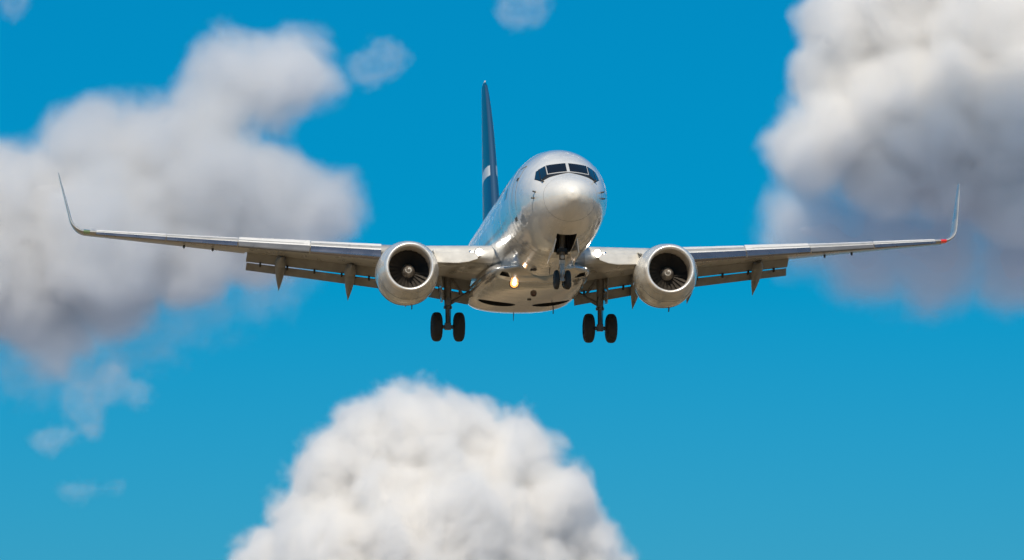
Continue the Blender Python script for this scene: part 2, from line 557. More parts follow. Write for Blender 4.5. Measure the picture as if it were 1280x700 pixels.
def doors():
    for s in (-1, 1):
        for (y0, y1, z0, z1) in ((4.35, 5.2, 2.42, 4.28), (31.2, 31.95, 2.9, 4.5)):
            mb = MB()
            for a in ((y0, z0, y1, z0), (y0, z1, y1, z1), (y0, z0, y0, z1), (y1, z0, y1, z1)):
                skin_strip(mb, *a, s, .035, .007)
            o = part('cabin_door', mb, MT['seam'], plane)
            if y0 < 10:
                h = MB()
                skin_strip(h, y0 + .25, z0 + .02, y1 - .1, z0 + .02, s, .13, .02, 4)
                part('door_hinge', h, MT['dark'], o)
                h = MB()
                skin_strip(h, y0 + .1, z1 - .45, y0 + .34, z1 - .45, s, .10, .02, 4)
                part('door_window', h, MT['dark'], o)
        # cabin windows, each its own pane
        n = 0
        base = None
        y = 7.0
        while y < 28.3:
            if y < 24.6:
                if base is None:
                    mb = MB()
                    for k, (w_, h_) in enumerate(((.27, .40),)):
                        rings = []
                        for i in range(7):
                            z = 3.62 + (i / 6 - .5) * h_
                            f = 1 - .35 * abs(i / 6 - .5) ** 3 * 8
                            p, nn = side_pt(y, z, s)
                            rings.append([p + nn * .006 + Vector((0, -w_/2*f, 0)), p + nn * .006 + Vector((0, w_/2*f, 0)),
                                          p - nn * .02 + Vector((0, w_/2*f, 0)), p - nn * .02 + Vector((0, -w_/2*f, 0))])
                        mb.loft(rings)
                    base = part('cabin_window', mb, MT['glass'], fuselage)
                    y_base = y
                else:
                    o = base.copy(); C.objects.link(o); o.parent = fuselage
                    o.location.y = y - y_base
            y += 0.508
doors()

def small_fittings():
    for s in (-1, 1):                                   # pitot and vane fittings ahead of the door
        for (u, z, L) in ((1.55, 3.35, .12), (1.75, 3.02, .16), (1.85, 2.82, .16)):
            mb = MB()
            p, nn = side_pt(u, z, s)
            mb.tube(p - nn * .02, p + nn * .09, .035, .025, 8)
            mb.tube(p + nn * .09 + Vector((0, .05, 0)), p + nn * .10 + Vector((0, -L, 0)), .022, .014, 8)
            part('pitot_probe', mb, MT['dark'], fuselage)
    # antennas
    for (y, top, hh, ch) in ((9.5, True, .32, .38), (17.5, True, .18, .5), (24.2, False, .30, .26), (9.2, False, .22, .35)):
        mb = MB()
        z0 = f_top(y) - .02 if top else f_bot(y) + (.02 if y < 12 else -.05)
        d = 1 if top else -1
        rings = []
        for t in (0, .5, 1):
            c = ch * (1 - .45 * t)
            yo = y + .22 * t * ch * 1.4
            th = .02 * (1 - .5 * t)
            rings.append([(-th, yo - c/2 + c*.2, z0 + d*hh*t), (0, yo - c/2, z0 + d*hh*t), (th, yo - c/2 + c*.2, z0 + d*hh*t), (0, yo + c/2, z0 + d*hh*t)])
        mb.loft(rings)
        part('blade_antenna', mb, MT['frame'] if top else MT['dark'], fuselage)
    mb = MB()
    mb.lathe([(15.5 - .0, .001), (15.52, .09), (15.6, .12), (15.7, .12)], c=(0, 5.16), n=20)
    mb2 = MB()
    rings = []
    for r, z in ((.13, 5.13), (.12, 5.20), (.08, 5.26), (.02, 5.28)):
        rings.append([(r * math.cos(2*math.pi*k/16), 14.2 + r * math.sin(2*math.pi*k/16), z) for k in range(16)])
    mb2.loft(rings)
    part('beacon_light', mb2, MT['beacon'], fuselage)
    mb = MB()
    mb.lathe([(37.88, .20), (38.02, .17), (38.03, .12), (37.9, .11)], c=(0, 4.5), n=24)
    part('exhaust_nozzle', mb, MT['exhaust'], fuselage)
small_fittings()

def titles():
    """navy airline lettering on the hull, ahead of the wing, above the windows"""
    fc = bpy.data.curves.new('title', 'FONT')
    fc.body = 'WESTJET'
    fc.size = 1.0
    fo = bpy.data.objects.new('title_tmp', fc)
    C.objects.link(fo)
    bpy.context.view_layer.update()
    dg = bpy.context.evaluated_depsgraph_get()
    base = bpy.data.meshes.new_from_object(fo.evaluated_get(dg))
    bpy.data.objects.remove(fo)
    W = max(v.co.x for v in base.vertices)
    for s in (-1, 1):
        bm = bmesh.new(); bm.from_mesh(base)
        bmesh.ops.triangulate(bm, faces=bm.faces)
        bmesh.ops.subdivide_edges(bm, edges=[e for e in bm.edges if e.calc_length() > .12], cuts=2, use_grid_fill=False)
        L, H, y0, z0 = 5.4, 0.95, 8.2, 4.0
        for v in bm.verts:
            t = v.co.x / W
            y = y0 + L * (t if s < 0 and False else (t if s > 0 else 1 - t))
            # starboard reads nose-to-tail from right to left of the hull, port from left to right
            z = z0 + v.co.y / .73 * H * .72
            p, nn = side_pt(y, z, s)
            q = p + nn * .006
            v.co = (q.x - O.x, q.y - O.y, q.z - O.z)
        me = bpy.data.meshes.new('hull_lettering')
        bmesh.ops.recalc_face_normals(bm, faces=bm.faces)
        bm.to_mesh(me); bm.free()
        me.materials.append(MT['title'])
        link('hull_lettering', me, fuselage)
titles()
def seams():
    for y in (1.12, 5.9, 9.3):
        mb = MB()
        rings = []
        n = 96
        for k in range(n):
            a = 2 * math.pi * k / n
            p = fus_pt(y, a); q = fus_pt(y + .025, a)
            c0 = Vector((FX, y, f_mid(y)))
            e = (p - c0).normalized()
            rings.append([p + e * .003, q + e * .003, q - e * .02, p - e * .02])
        mb.loft(rings + [rings[0]], cap=False)
        part('panel_seam', mb, MT['softseam'], fuselage)
seams()

# ---- belly fairing between the wings
def belly():
    mb = MB()
    g_bot = pchip([10.6, 11.6, 13, 15, 17, 22.0, 23.6, 25.0, 26.2], [1.34, 1.19, 1.07, 1.02, 1.01, 1.03, 1.13, 1.32, 1.62])
    g_hw = pchip([10.6, 11.6, 13, 15, 17, 20, 22.0, 24, 25.4, 26.2], [1.05, 1.62, 1.86, 1.98, 2.05, 2.12, 2.08, 1.8, 1.25, .6])
    g_top = pchip([10.6, 12, 14, 22, 24, 26.2], [1.5, 1.75, 2.05, 2.05, 1.95, 1.85])
    n = 80
    rings = []
    ys = [10.6 + .2 * i for i in range(79)]
    for y in ys:
        r = []
        for k in range(n):
            a = 2 * math.pi * k / n
            ca, sa = math.cos(a), math.sin(a)
            p = .84
            x = g_hw(y) * math.copysign(abs(sa) ** p, sa)
            zt, zb = g_top(y), g_bot(y)
            zm = zb + (zt - zb) * .58
            z = zm + (zt - zm) * ca if ca > 0 else zm - (zm - zb) * abs(ca) ** .80
            r.append((x, y, z))
        rings.append(r)
    mb.loft(rings)
    cs = well_cutters()
    for s in (-1, 1):                                  # ram air inlets
        c = MB()
        c.slab([(s * 1.12, 11.2, .9), (s * 1.62, 11.55, 1.25), (s * 1.62, 12.2, 1.25), (s * 1.12, 12.0, .9)], .42)
        cs.append(c.mesh('ram_cutter', [MT['black']]))
    me = cut(mb.mesh('belly_fairing', [MT['belly']]), cs, 'belly_fairing')
    return link('belly_fairing', me, plane), g_bot
belly_o, g_bot = belly()
for s in (-1, 1):
    # retractable landing lamp under the fairing
    mb = MB()
    z = g_bot(12.9)
    mb.lathe([(12.80, .16), (12.82, .185), (12.95, .17), (13.1, .08)], c=(s * .98, z - .02), n=24, cap=True)
    mb.box((s * .98, 13.02, z + .02), (.10, .16, .16))
    lo = part('landing_lamp', mb, MT['dark'], belly_o)
    mb = MB()
    rr = [(12.775, .001), (12.778, .08), (12.79, .15), (12.805, .155)]
    mb.lathe(rr, c=(s * .98, z - .02), n=24)
    part('lamp_lens', mb, MT['amber'] if s < 0 else MT['glass'], lo)
    if s < 0:
        mb = MB()
        mb.lathe([(12.765, .001), (12.766, .05), (12.78, .055)], c=(s * .98, z - .02), n=20)
        part('lamp_bulb', mb, MT['lamp'], lo)
mb = MB(); mb.box((1.25, 20.9, 1.0), (.03, .12, .34)); part('drain_mast', mb, MT['dark'], belly_o)
mb = MB()
for k in range(2):
    mb.box((.02, 17.6 + .02, 1.0), (.14, .18, .05))
part('access_panel', mb, MT['dark'], belly_o)
mb = MB(); mb.box((-.55, 9.8, 1.22), (.22, .34, .05)); part('outflow_panel', mb, MT['dark'], fuselage)
mb = MB()
rings = []
for r, z in ((.13, 1.02), (.12, .95), (.08, .90), (.02, .88)):
    rings.append([(r * math.cos(2*math.pi*k/16), 15.6 + r * math.sin(2*math.pi*k/16), z) for k in range(16)])
mb.loft(rings); part('beacon_light', mb, MT['beacon'], belly_o)

# ---- wings
def airfoil(n=22, thick=.12, camber=.018, cut_at=1.0, cut_low=None):
    """closed outline (t, h): trailing edge over the top to the nose and back underneath"""
    cut_low = cut_at if cut_low is None else cut_low
    def th(t): return 5 * thick * (.2969*math.sqrt(t) - .126*t - .3516*t*t + .2843*t**3 - .1036*t**4)
    def cm(t):
        p = .45
        return camber / p**2 * (2*p*t - t*t) if t < p else camber / (1-p)**2 * (1 - 2*p + 2*p*t - t*t)
    up, lo = [], []
    for i in range(n + 1):
        q = (1 - math.cos(math.pi * i / n)) / 2
        q = q ** 1.15
        t = cut_at * q
        up.append((t, cm(t) + th(t) + .0008))
        t = cut_low * q
        lo.append((t, cm(t) - th(t) - .0008))
    return up[::-1] + lo[1:]

def wing_at(x):
    ax = abs(x)
    if ax < 4.85:
        le = 13.45 + (ax - 1.9) * (15.72 - 13.45) / 2.95
        te = 21.0 + (ax - 1.9) * .07
    else:
        le = 15.72 + (ax - 4.85) * .527
        te = 21.2 + (ax - 4.85) * .207
    z = 2.22 + (ax - 1.9) * .1155 + .0002 * (ax - 1.9) ** 2
    twist = 2.2 - 3.0 * (ax / 17.0)
    thick = .135 - .035 * min(1, ax / 12)
    return le, te - le, z, twist, thick

def section(pts, LE, chord, twist, alpha, s):
    """place an airfoil outline: chord along y, thickness along the normal of a spine at angle alpha"""
    nx, nz = -math.sin(alpha), math.cos(alpha)
    ct, st = math.cos(R(twist)), math.sin(R(twist))
    out = []
    for t, h in pts:
        y = t * chord * ct + h * chord * st
        k = -t * chord * st + h * chord * ct
        out.append((s * (LE[0] + nx * k), LE[1] + y, LE[2] + nz * k))
    return out

ALPHA = math.atan(.1155)

def lift_pt(x, t, h=0.0):
    """world point of wing chord fraction t at span x"""
    le, c, z, tw, th = wing_at(x)
    return Vector((x, le + t * c * math.cos(R(tw)), z - t * c * math.sin(R(tw)) + h))

def build_wing(s):
    side = MB()
    cutf = .80
    rings = []
    def ring(x, cu, cl):
        le, c, z, tw, th = wing_at(x)
        return section(airfoil(24, th, .015, cu, cl), (x, le, z), c, tw, ALPHA * (0 if x < 1.5 else 1), s)
    for x in (1.2, 1.9, 2.6, 3.3, 4.0, 4.85, 6, 7.2, 8.4, 9.6, 10.62):
        rings.append(ring(x, .86, .76))
    for x in (10.66, 11.8, 13, 14.2, 15.5, 16.4, 16.75):
        rings.append(ring(x, 1.0, 1.0))
    side.loft(rings)
    wing = part('wing', side, MT['wing'], plane, 40)

    # winglet along a curved spine
    mb = MB()
    le0, c0, z0, tw0, th0 = wing_at(16.75)
    rings = []
    a0, a1, rad = ALPHA, R(77), .72
    pts = []
    for i in range(11):
        a = a0 + (a1 - a0) * i / 10
        pts.append((16.75 + rad * (math.sin(a) - math.sin(a0)), z0 + rad * (math.cos(a0) - math.cos(a)), a))
    for i in range(1, 8):
        L = 2.12 * i / 7
        pts.append((pts[10][0] + L * math.cos(a1), pts[10][1] + L * math.sin(a1), a1))
    S = [0]
    for p, q in zip(pts, pts[1:]):
        S.append(S[-1] + math.hypot(q[0] - p[0], q[1] - p[1]))
    for (x, z, a), q in zip(pts, S):
        q /= S[-1]
        le = le0 + 2.55 * q ** 1.15
        ch = c0 * (1 - q) ** .9 * .72 + c0 * .28 + .12 * q
        ch *= (1 if q < .97 else .8)
        rings.append(section(airfoil(20, .08 - .015 * q, .012 * (1 - q)), (x, le, z), ch, tw0 * (1 - q), a, s))
    mb.loft(rings)
    part('winglet', mb, MT['wing'], wing, 50)

    # navigation light in the wing tip leading edge
    mb = MB()
    L0, L1 = wing_at(16.45), wing_at(16.78)
    rr = []
    for x in (16.62, 16.70, 16.78, 16.86):
        le, c, z, tw, th = wing_at(x)
        rr.append(section(airfoil(10, th * 1.12, .01, .16, .16), (x, le - .035, z - .004), c, tw, ALPHA, s))
    mb.loft(rr)
    part('position_light', mb, MT['red'] if s > 0 else MT['green'], wing)

    # leading-edge slats, drooped, in four separate panels
    for k, (xa, xb, droop) in enumerate(((5.75, 8.32, 21), (8.36, 11.0, 23), (11.04, 13.7, 20.5), (13.74, 16.38, 22))):
        mb = MB()
        rr = []
        for i in range(5):
            x = xa + (xb - xa) * i / 4
            le, c, z, tw, th = wing_at(x)
            outl = airfoil(16, th * 1.04, .012, .155, .075)
            sect = section(outl, (x, le - .052 * c, z - .058 * c), c, tw - droop, ALPHA, s)
            rr.append(sect)
        mb.loft(rr)
        nr, k0 = len(rr[0]), 0
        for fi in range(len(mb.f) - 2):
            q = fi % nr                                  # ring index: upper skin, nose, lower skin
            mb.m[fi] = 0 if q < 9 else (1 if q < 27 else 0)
        painted = (s < 0 and k == 1) or (s > 0 and k == 2)  # panels whose grey colour imitates a pale sky reflection
        part('slat', mb, [MT['white'], MT['slat_refl'] if painted else MT['slat']], wing, 50)
    # dark cove just behind the slats is the wing's own nose; track stubs join the two
    for x in (6.4, 7.7, 9.0, 10.4, 11.7, 13.1, 14.4, 15.8):
        mb = MB()
        le, c, z, tw, th = wing_at(x)
        mb.box((s * x, le + .10, z - .06), (.05, .16, .05))
        part('slat_track', mb, MT['dark'], wing)

    # Krueger flap inboard of the engine
    mb = MB()
    rr = []
    for x in (2.28, 2.6, 3.0, 3.4, 3.9):
        le, c, z, tw, th = wing_at(x)
        f = .55 if x < 2.3 else (.85 if x < 2.7 else 1)
        h = .44 * f
        outl = []
        for i in range(13):
            a = math.pi * i / 12
            outl.append((le - .12 - .30 * f * (1 - math.cos(a)) / 2 - .05 * math.sin(a), z + .02 - h * (1 - math.cos(a)) / 2))
        front = [(s * x, y, zz) for y, zz in outl]
        back = [(s * x, y + .09 + .25 * (1 - abs((zz - z) / h)) * .5, zz) for y, zz in reversed(outl)]
        rr.append(front + back)
    mb.loft(rr)
    part('krueger_flap', mb, MT['krueger'], wing, 50)
    # inboard fixed leading edge, glossy and pale
    mb = MB()
    rr = []
    for x in (1.7, 2.2, 2.8, 3.4, 4.0, 4.4):
        le, c, z, tw, th = wing_at(x)
        rr.append(section(airfoil(14, th * 1.03, .015, .09, .05), (x, le - .02, z), c, tw, ALPHA, s))
    mb.loft(rr)
    part('leading_edge', mb, MT['krueger'], wing, 50)
    # wing root landing lamp
    mb = MB()
    p = lift_pt(2.22, 0)
    mb.lathe([(p.y - .10, .001), (p.y - .09, .07), (p.y - .06, .115), (p.y + .02, .12)], c=(s * 2.22, p.z + .06), n=20, cap=True)
    lw = part('landing_lamp', mb, MT['lamp'], wing)
    mb = MB()
    mb.lathe([(p.y - .055, .118), (p.y - .075, .15), (p.y - .05, .185), (p.y + .03, .19)], c=(s * 2.22, p.z + .06), n=24)
    part('lamp_bezel', mb, MT['wing'], lw)
    mb = MB()
    p = lift_pt(2.55, 0)
    mb.lathe([(p.y - .075, .001), (p.y - .07, .03), (p.y - .05, .055), (p.y + .02, .06)], c=(s * 2.52, p.z + .06), n=16, cap=True)
    part('turnoff_lamp', mb, MT['chrome'], wing)

    # double slotted trailing-edge flaps
    for (xa, xb) in ((2.02, 4.35), (5.35, 10.55)):
        def flap_loft(t0, drop, chord, defl, cf, thick):
            mb = MB(); rr = []
            nst = 7
            for i in range(nst):
                x = xa + (xb - xa) * i / (nst - 1)
                le, c, z, tw, th = wing_at(x)
                sc_ = .5 + .5 * (c / 5.48)
                p = lift_pt(x, t0(x, c))
                rr.append(section(airfoil(14, thick, .03), (x, p.y, p.z - drop * sc_), chord * sc_, defl, ALPHA, s))
            mb.loft(rr)
            return mb
        flp = part('flap', flap_loft(lambda x, c: .80, .045, .86, 23, 0, .13), MT['flap'], wing, 45)
        def t_aft(x, c):
            return .80 + (.86 * (.5 + .5 * c / 5.48) * math.cos(R(23)) + .02) / c
        part('aft_flap', flap_loft(t_aft, .045 + .86 * math.sin(R(23)) + .04, .47, 42, 0, .12), MT['flap'], wing, 45)
        nh = 3 if xb < 5 else 5
        for i in range(nh):
            mb = MB()
            x = xa + (xb - xa) * (i + .5) / nh
            le, c, z, tw, th = wing_at(x)
            sc_ = .5 + .5 * (c / 5.48)
            p = lift_pt(x, t_aft(x, c))
            mb.box((s * x, p.y - .02, p.z - (.045 + .86 * math.sin(R(23)) + .02) * sc_), (.07, .18, .16), (R(-35), 0, 0))
            part('flap_hinge', mb, MT['dark'], wing)

    # flap track fairings: slim canoes dropping aft
    for x in (9.28, 6.62, 4.42):
        mb = MB()
        le, c, z, tw, th = wing_at(x)
        sc_ = min(.97, .55 + .45 * (c / 5.0))
        a = lift_pt(x, .58)
        p_front = Vector((x, a.y, a.z - .05 * c))
        knee = lift_pt(x, .80) + Vector((0, 0, -.30 * sc_))
        tip = knee + Vector((0, 1.75 * sc_, -1.02 * sc_))
        path = []
        for i in range(9):
            t = i / 8
            path.append((p_front.lerp(knee, t), (.02 + .98 * math.sin(t * math.pi / 2)) , 0))
        for i in range(1, 13):
            t = i / 12
            path.append((knee.lerp(tip, t), max(.03, (1 - t ** 1.7)), 1))
        rr = []
        for p, r, ph in path:
            w_, h_ = .235 * r * sc_, .26 * r * sc_
            ang = R(30) if ph else R(6)
            ring_ = []
            for k in range(20):
                b = 2 * math.pi * k / 20
                yy, zz = 0, h_ * math.cos(b)
                ring_.append((s * (p.x + w_ * math.sin(b)), p.y + zz * math.sin(ang), p.z + zz * math.cos(ang)))
            rr.append(ring_)
        mb.loft(rr)
        part('flap_track_fairing', mb, MT['flap'], wing, 60)
    # fuel vent / drain stubs below the outer panel
    for x, t in ((11.9, .55), (13.0, .5)):
        mb = MB()
        p = lift_pt(x, t, -.16)
        mb.tube((s * x, p.y, p.z + .05), (s * x, p.y, p.z - .08), .05, .035, 10)
        part('drain_stub', mb, MT['dark'], wing)
    # static wicks
    for x in (12.5, 13.6, 14.7, 15.8):
        mb = MB()
        p = lift_pt(x, 1.0)
        mb.tube((s * x, p.y - .02, p.z), (s * x, p.y + .18, p.z - .01), .008, .004, 6)
        part('static_wick', mb, MT['dark'], wing)
    # shaped root fillet joining the wing to the belly fairing
    return wing

wings = {s: build_wing(s) for s in (-1, 1)}

# ---- engines
def build_engine(s):
    cx = s * 4.85
    def zc(y):                                     # the intake droops: its centre lies above the cowl's
        return 1.66 - .07 * min(1, max(0, (y - 12.8) / 1.6))
    def cowl_ring(y, r, flat, n=64):
        ring = []
        for k in range(n):
            a = 2 * math.pi * k / n
            ca, sa = math.cos(a), math.sin(a)
            rx = r * (1 + .045 * flat)
            x = rx * math.copysign(abs(sa) ** (1 - .10 * flat), sa)
            z = r * ca if ca > 0 else -r * (1.0 + .03 * flat) * abs(ca) ** (1 + .06 * flat)
            ring.append((cx + x, y, zc(y) + z))
        return ring
    # outer cowl and its inner duct
    mb = MB()
    prof = [(13.02, .955, .3), (13.25, 1.01, .5), (13.6, 1.07, .8), (14.1, 1.115, 1), (14.7, 1.12, 1), (15.4, 1.09, .8), (16.0, 1.02, .5), (16.5, .92, .2), (16.52, .90, .2), (16.3, .86, .1)]
    mb.loft([cowl_ring(*p) for p in prof], cap=False)
    eng = part('engine_cowl', mb, MT['nac'], plane, 50)
    # intake lip
    mb = MB()
    lip = [(13.02, .957, .3), (12.92, .93, .25), (12.85, .905, .2), (12.80, .875, .15), (12.785, .845, .1), (12.80, .815, .05), (12.86, .79, 0), (12.95, .772, 0)]
    mb.loft([cowl_ring(*p) for p in lip], cap=False)
    part('intake_lip', mb, MT['lip'], eng, 60)
    mb = MB()
    mb.loft([cowl_ring(y, r, 0) for y, r in ((12.95, .772), (13.2, .765), (13.6, .775), (13.95, .785), (14.2, .785))], cap=False)
    part('intake_duct', mb, MT['liner'], eng, 60, recalc=True)
    zf = zc(13.95)
    # fan: 24 twisted blades in front of a dark disc
    mb = MB()
    for b in range(24):
        th = 2 * math.pi * b / 24
        rr = []
        for i in range(6):
            t = i / 5
            r = .25 + (.775 - .25) * t
            tw = R(35 + 27 * t)
            chd = .24 + .10 * t
            cs, sn = math.cos(th), math.sin(th)
            er = Vector((cs, 0, sn)); et = Vector((-sn, 0, cs))
            cdir = (Vector((0, 1, 0)) * math.cos(tw) + et * math.sin(tw))
            nrm = (Vector((0, 1, 0)) * -math.sin(tw) + et * math.cos(tw))
            base = Vector((cx, 13.95, zf)) + er * r
            rr.append([base - cdir * chd/2, base + nrm * .012, base + cdir * chd/2, base - nrm * .012])
        mb.loft(rr)
    part('fan', mb, MT['blade'], eng, 60)
    mb = MB()
    mb.lathe([(14.1, .001), (14.1, .79)], c=(cx, zf), n=48)
    part('fan_backplate', mb, MT['dark'], eng)
    # spinner with a painted white spiral
    mb = MB()
    mb.lathe([(13.42, .001), (13.43, .03), (13.47, .075), (13.56, .135), (13.7, .20), (13.84, .25), (13.98, .265)], c=(cx, zf), n=40)
    spn = part('spinner', mb, MT['spin'], eng, 60)
    mb = MB()
    f = pchip([13.42, 13.43, 13.47, 13.56, 13.7], [0, .03, .075, .135, .20])
    inner, outer = [], []
    N = 26
    top_r, bot_r = [], []
    for i in range(N + 1):
        t = i / N
        a = R(-40) + t * R(330)
        y0 = 13.424 + .10 * t ** 1.1
        w = .012 + .05 * math.sin(math.pi * min(1, t * 1.05)) ** .8
        ring = []
        for yy in (y0, min(13.69, y0 + w)):
            r = f(yy) + .004
            ring.append(Vector((cx + r * math.sin(a), yy - .003, zf + r * math.cos(a))))
        for yy in (min(13.69, y0 + w), y0):
            r = max(.001, f(yy) - .006)
            ring.append(Vector((cx + r * math.sin(a), yy, zf + r * math.cos(a))))
        top_r.append(ring)
    mb.loft(top_r)
    part('spinner_spiral', mb, MT['strutw'], eng, 60)
    # core nozzle and plug
    mb = MB()
    mb.lathe([(15.9, .62), (16.6, .60), (17.3, .46), (17.55, .40), (17.5, .37), (16.9, .40)], c=(cx, zc(16)), n=40)
    part('core_nozzle', mb, MT['exhaust'], eng, 60)
    mb = MB()
    mb.lathe([(16.9, .30), (17.6, .22), (18.1, .03), (18.11, .001)], c=(cx, zc(16)), n=32)
    part('exhaust_plug', mb, MT['exhaust'], eng, 60)
    mb = MB()
    mb.lathe([(15.9, .88), (16.0, .60)], c=(cx, zc(16)), n=40)
    part('bypass_plate', mb, MT['black'], eng)
    # pylon
    mb = MB()
    rr = []
    for (y, hw, z0, z1) in ((13.7, .03, 2.55, 2.66), (14.2, .12, 2.55, 2.74), (14.9, .19, 2.4, 2.80), (15.8, .21, 2.3, 2.72), (16.6, .20, 2.0, 2.55), (17.6, .16, 1.95, 2.45), (18.8, .05, 2.05, 2.35)):
        ring = []
        for k in range(16):
            a = 2 * math.pi * k / 16
            ring.append((cx + hw * math.sin(a), y, (z0 + z1) / 2 + (z1 - z0) / 2 * math.cos(a)))
        rr.append(ring)
    mb.loft(rr)
    part('pylon', mb, MT['nac'], eng, 60)
    # chine strake on the inboard shoulder of the cowl
    mb = MB()
    a = R(48) * (-s)
    r0 = 1.06
    er = Vector((math.sin(a), 0, math.cos(a)))
    b = Vector((cx, 0, zc(14.4)))
    mb.slab([b + er * r0 + Vector((0, 13.9, 0)), b + er * (r0 + .30) + Vector((0, 14.55, 0)), b + er * (r0 + .30) + Vector((0, 14.95, 0)), b + er * r0 + Vector((0, 15.0, 0))], .02)
    part('strake', mb, MT['nac'], eng)
    # drain mast under the cowl
    mb = MB()
    mb.slab([(cx + .25, 15.2, zc(15) - 1.0), (cx + .25, 15.5, zc(15) - 1.0), (cx + .25, 15.55, zc(15) - 1.24), (cx + .25, 15.42, zc(15) - 1.24)], .03)
    part('drain_mast', mb, MT['dark'], eng)
    # seam rings where cowl panels meet
    mb = MB()
    for y, r, fl in ((13.62, 1.075, .8), (15.05, 1.112, .95)):
        a_, b_ = cowl_ring(y, r + .004, fl), cowl_ring(y + .02, r + .004, fl)
        mb.loft([cowl_ring(y, r - .02, fl), a_, b_, cowl_ring(y + .02, r - .02, fl)], cap=False)
    part('cowl_seam', mb, MT['seam'], eng)
    return eng
for s in (-1, 1):
    build_engine(s)

# ---- tail
def tail():
    mb = MB()
    f_le = pchip([4.7, 6.3, 12.32, 12.5], [31.2, 32.35, 37.35, 37.75])
    f_te = pchip([4.7, 12.5], [38.0, 39.35])
    rings = []
    for z in (4.6, 5.2, 6.0, 7, 8, 9, 10, 11, 11.8, 12.25, 12.42):
        le, te = f_le(max(4.7, z)), f_te(max(4.7, z))
        c = te - le
        th = .105 if z < 12.3 else .06
        rings.append([(h * c, le + t * c, z) for t, h in airfoil(20, th, 0)])
    mb.loft(rings)
    fin = part('tail_fin', mb, MT['fin'], plane, 50)
    # dorsal fillet running forward along the crown
    mb = MB(); rr = []
    for y, h in ((26.6, .02), (28, .22), (29.5, .55), (31, 1.0), (32.4, 1.6), (33.5, 1.9)):
        zt = f_top(y) - .08
        w = .10 + .10 * (y - 26.6) / 7
        rr.append([(-w, y, zt), (-w * .5, y, zt + h * .6), (-.03, y, zt + h), (.03, y, zt + h), (w * .5, y, zt + h * .6), (w, y, zt)])
    mb.loft(rr)
    part('dorsal_fillet', mb, MT['white'], fin, 50)
    mb = MB(); rr = []
    for z in (6.0, 7, 8, 9, 10, 11, 11.8, 12.25):
        le, te = f_le(z), f_te(z); c = te - le
        rr.append([(h * c, le - .025 + t * c, z) for t, h in airfoil(10, .116, 0, .022)])
    mb.loft(rr)
    part('leading_edge', mb, MT['finle'], fin, 50)
    mb = MB(); rr = []
    for z in (12.40, 12.47, 12.52):
        le, te = f_le(12.45), f_te(12.45); c = te - le
        k = {12.40: 1.0, 12.47: .9, 12.52: .55}[z]
        rr.append([(h * c * k, le + .1 * c * (1 - k) + t * c * k, z) for t, h in airfoil(14, .06, 0)])
    mb.loft(rr)
    part('fin_cap', mb, MT['white'], fin, 50)
    for s in (-1, 1):
        mb = MB(); rr = []
        for q in (0, .25, .5, .75, .95, 1):
            x = .25 + 6.9 * q
            le = 33.6 + 3.75 * q; c = 4.0 - 2.35 * q
            if q == 1: c *= .8; le += .2
            rr.append(section(airfoil(16, .09, -.008), (x, le, 4.30 + x * .105), c, -2.0, R(6), s))
        mb.loft(rr)
        st = part('horizontal_stabilizer', mb, MT['wing'], plane, 50)
        mb = MB(); rr = []
        for q in (.08, .5, .97):
            x = .25 + 6.9 * q
            le = 33.6 + 3.75 * q; c = 4.0 - 2.35 * q
            rr.append(section(airfoil(8, .094, -.008, .06), (x, le - .01, 4.30 + x * .105), c, -2.0, R(6), s))
        mb.loft(rr)
        part('leading_edge', mb, MT['slat'], st, 50)
tail()

# ---- landing gear
def tyre_profile(c, w, r, rim):
    """(x, radius) outline of a tyre from rim to rim"""
    out = []
    for i in range(17):
        a = math.pi * (i / 16)
        x = -math.cos(a) * w / 2
        k = abs(math.cos(a))
        out.append((c + x, rim + (r - rim) * (1 - k ** 3.2) ** .55 if k < .999 else rim))
    return out

def wheel(mb_t, mb_r, x, y, z, w, r, rim):
    prof = tyre_profile(x, w, r, rim)
    mb_t.lathe([(a, b) for a, b in prof] + [(x + w * .3, rim * .98), (x - w * .3, rim * .98), prof[0]], c=(y, z), n=40, axis='X')
    # tread grooves
    mb_r.lathe([(x - w * .42, .001), (x - w * .42, rim * .5), (x - w * .30, rim * .9), (x - w * .40, rim * 1.0), (x - w * .2, rim * .99),
                (x + w * .2, rim * .99), (x + w * .40, rim * 1.0), (x + w * .30, rim * .9), (x + w * .42, rim * .5), (x + w * .42, .001)], c=(y, z), n=32, axis='X')

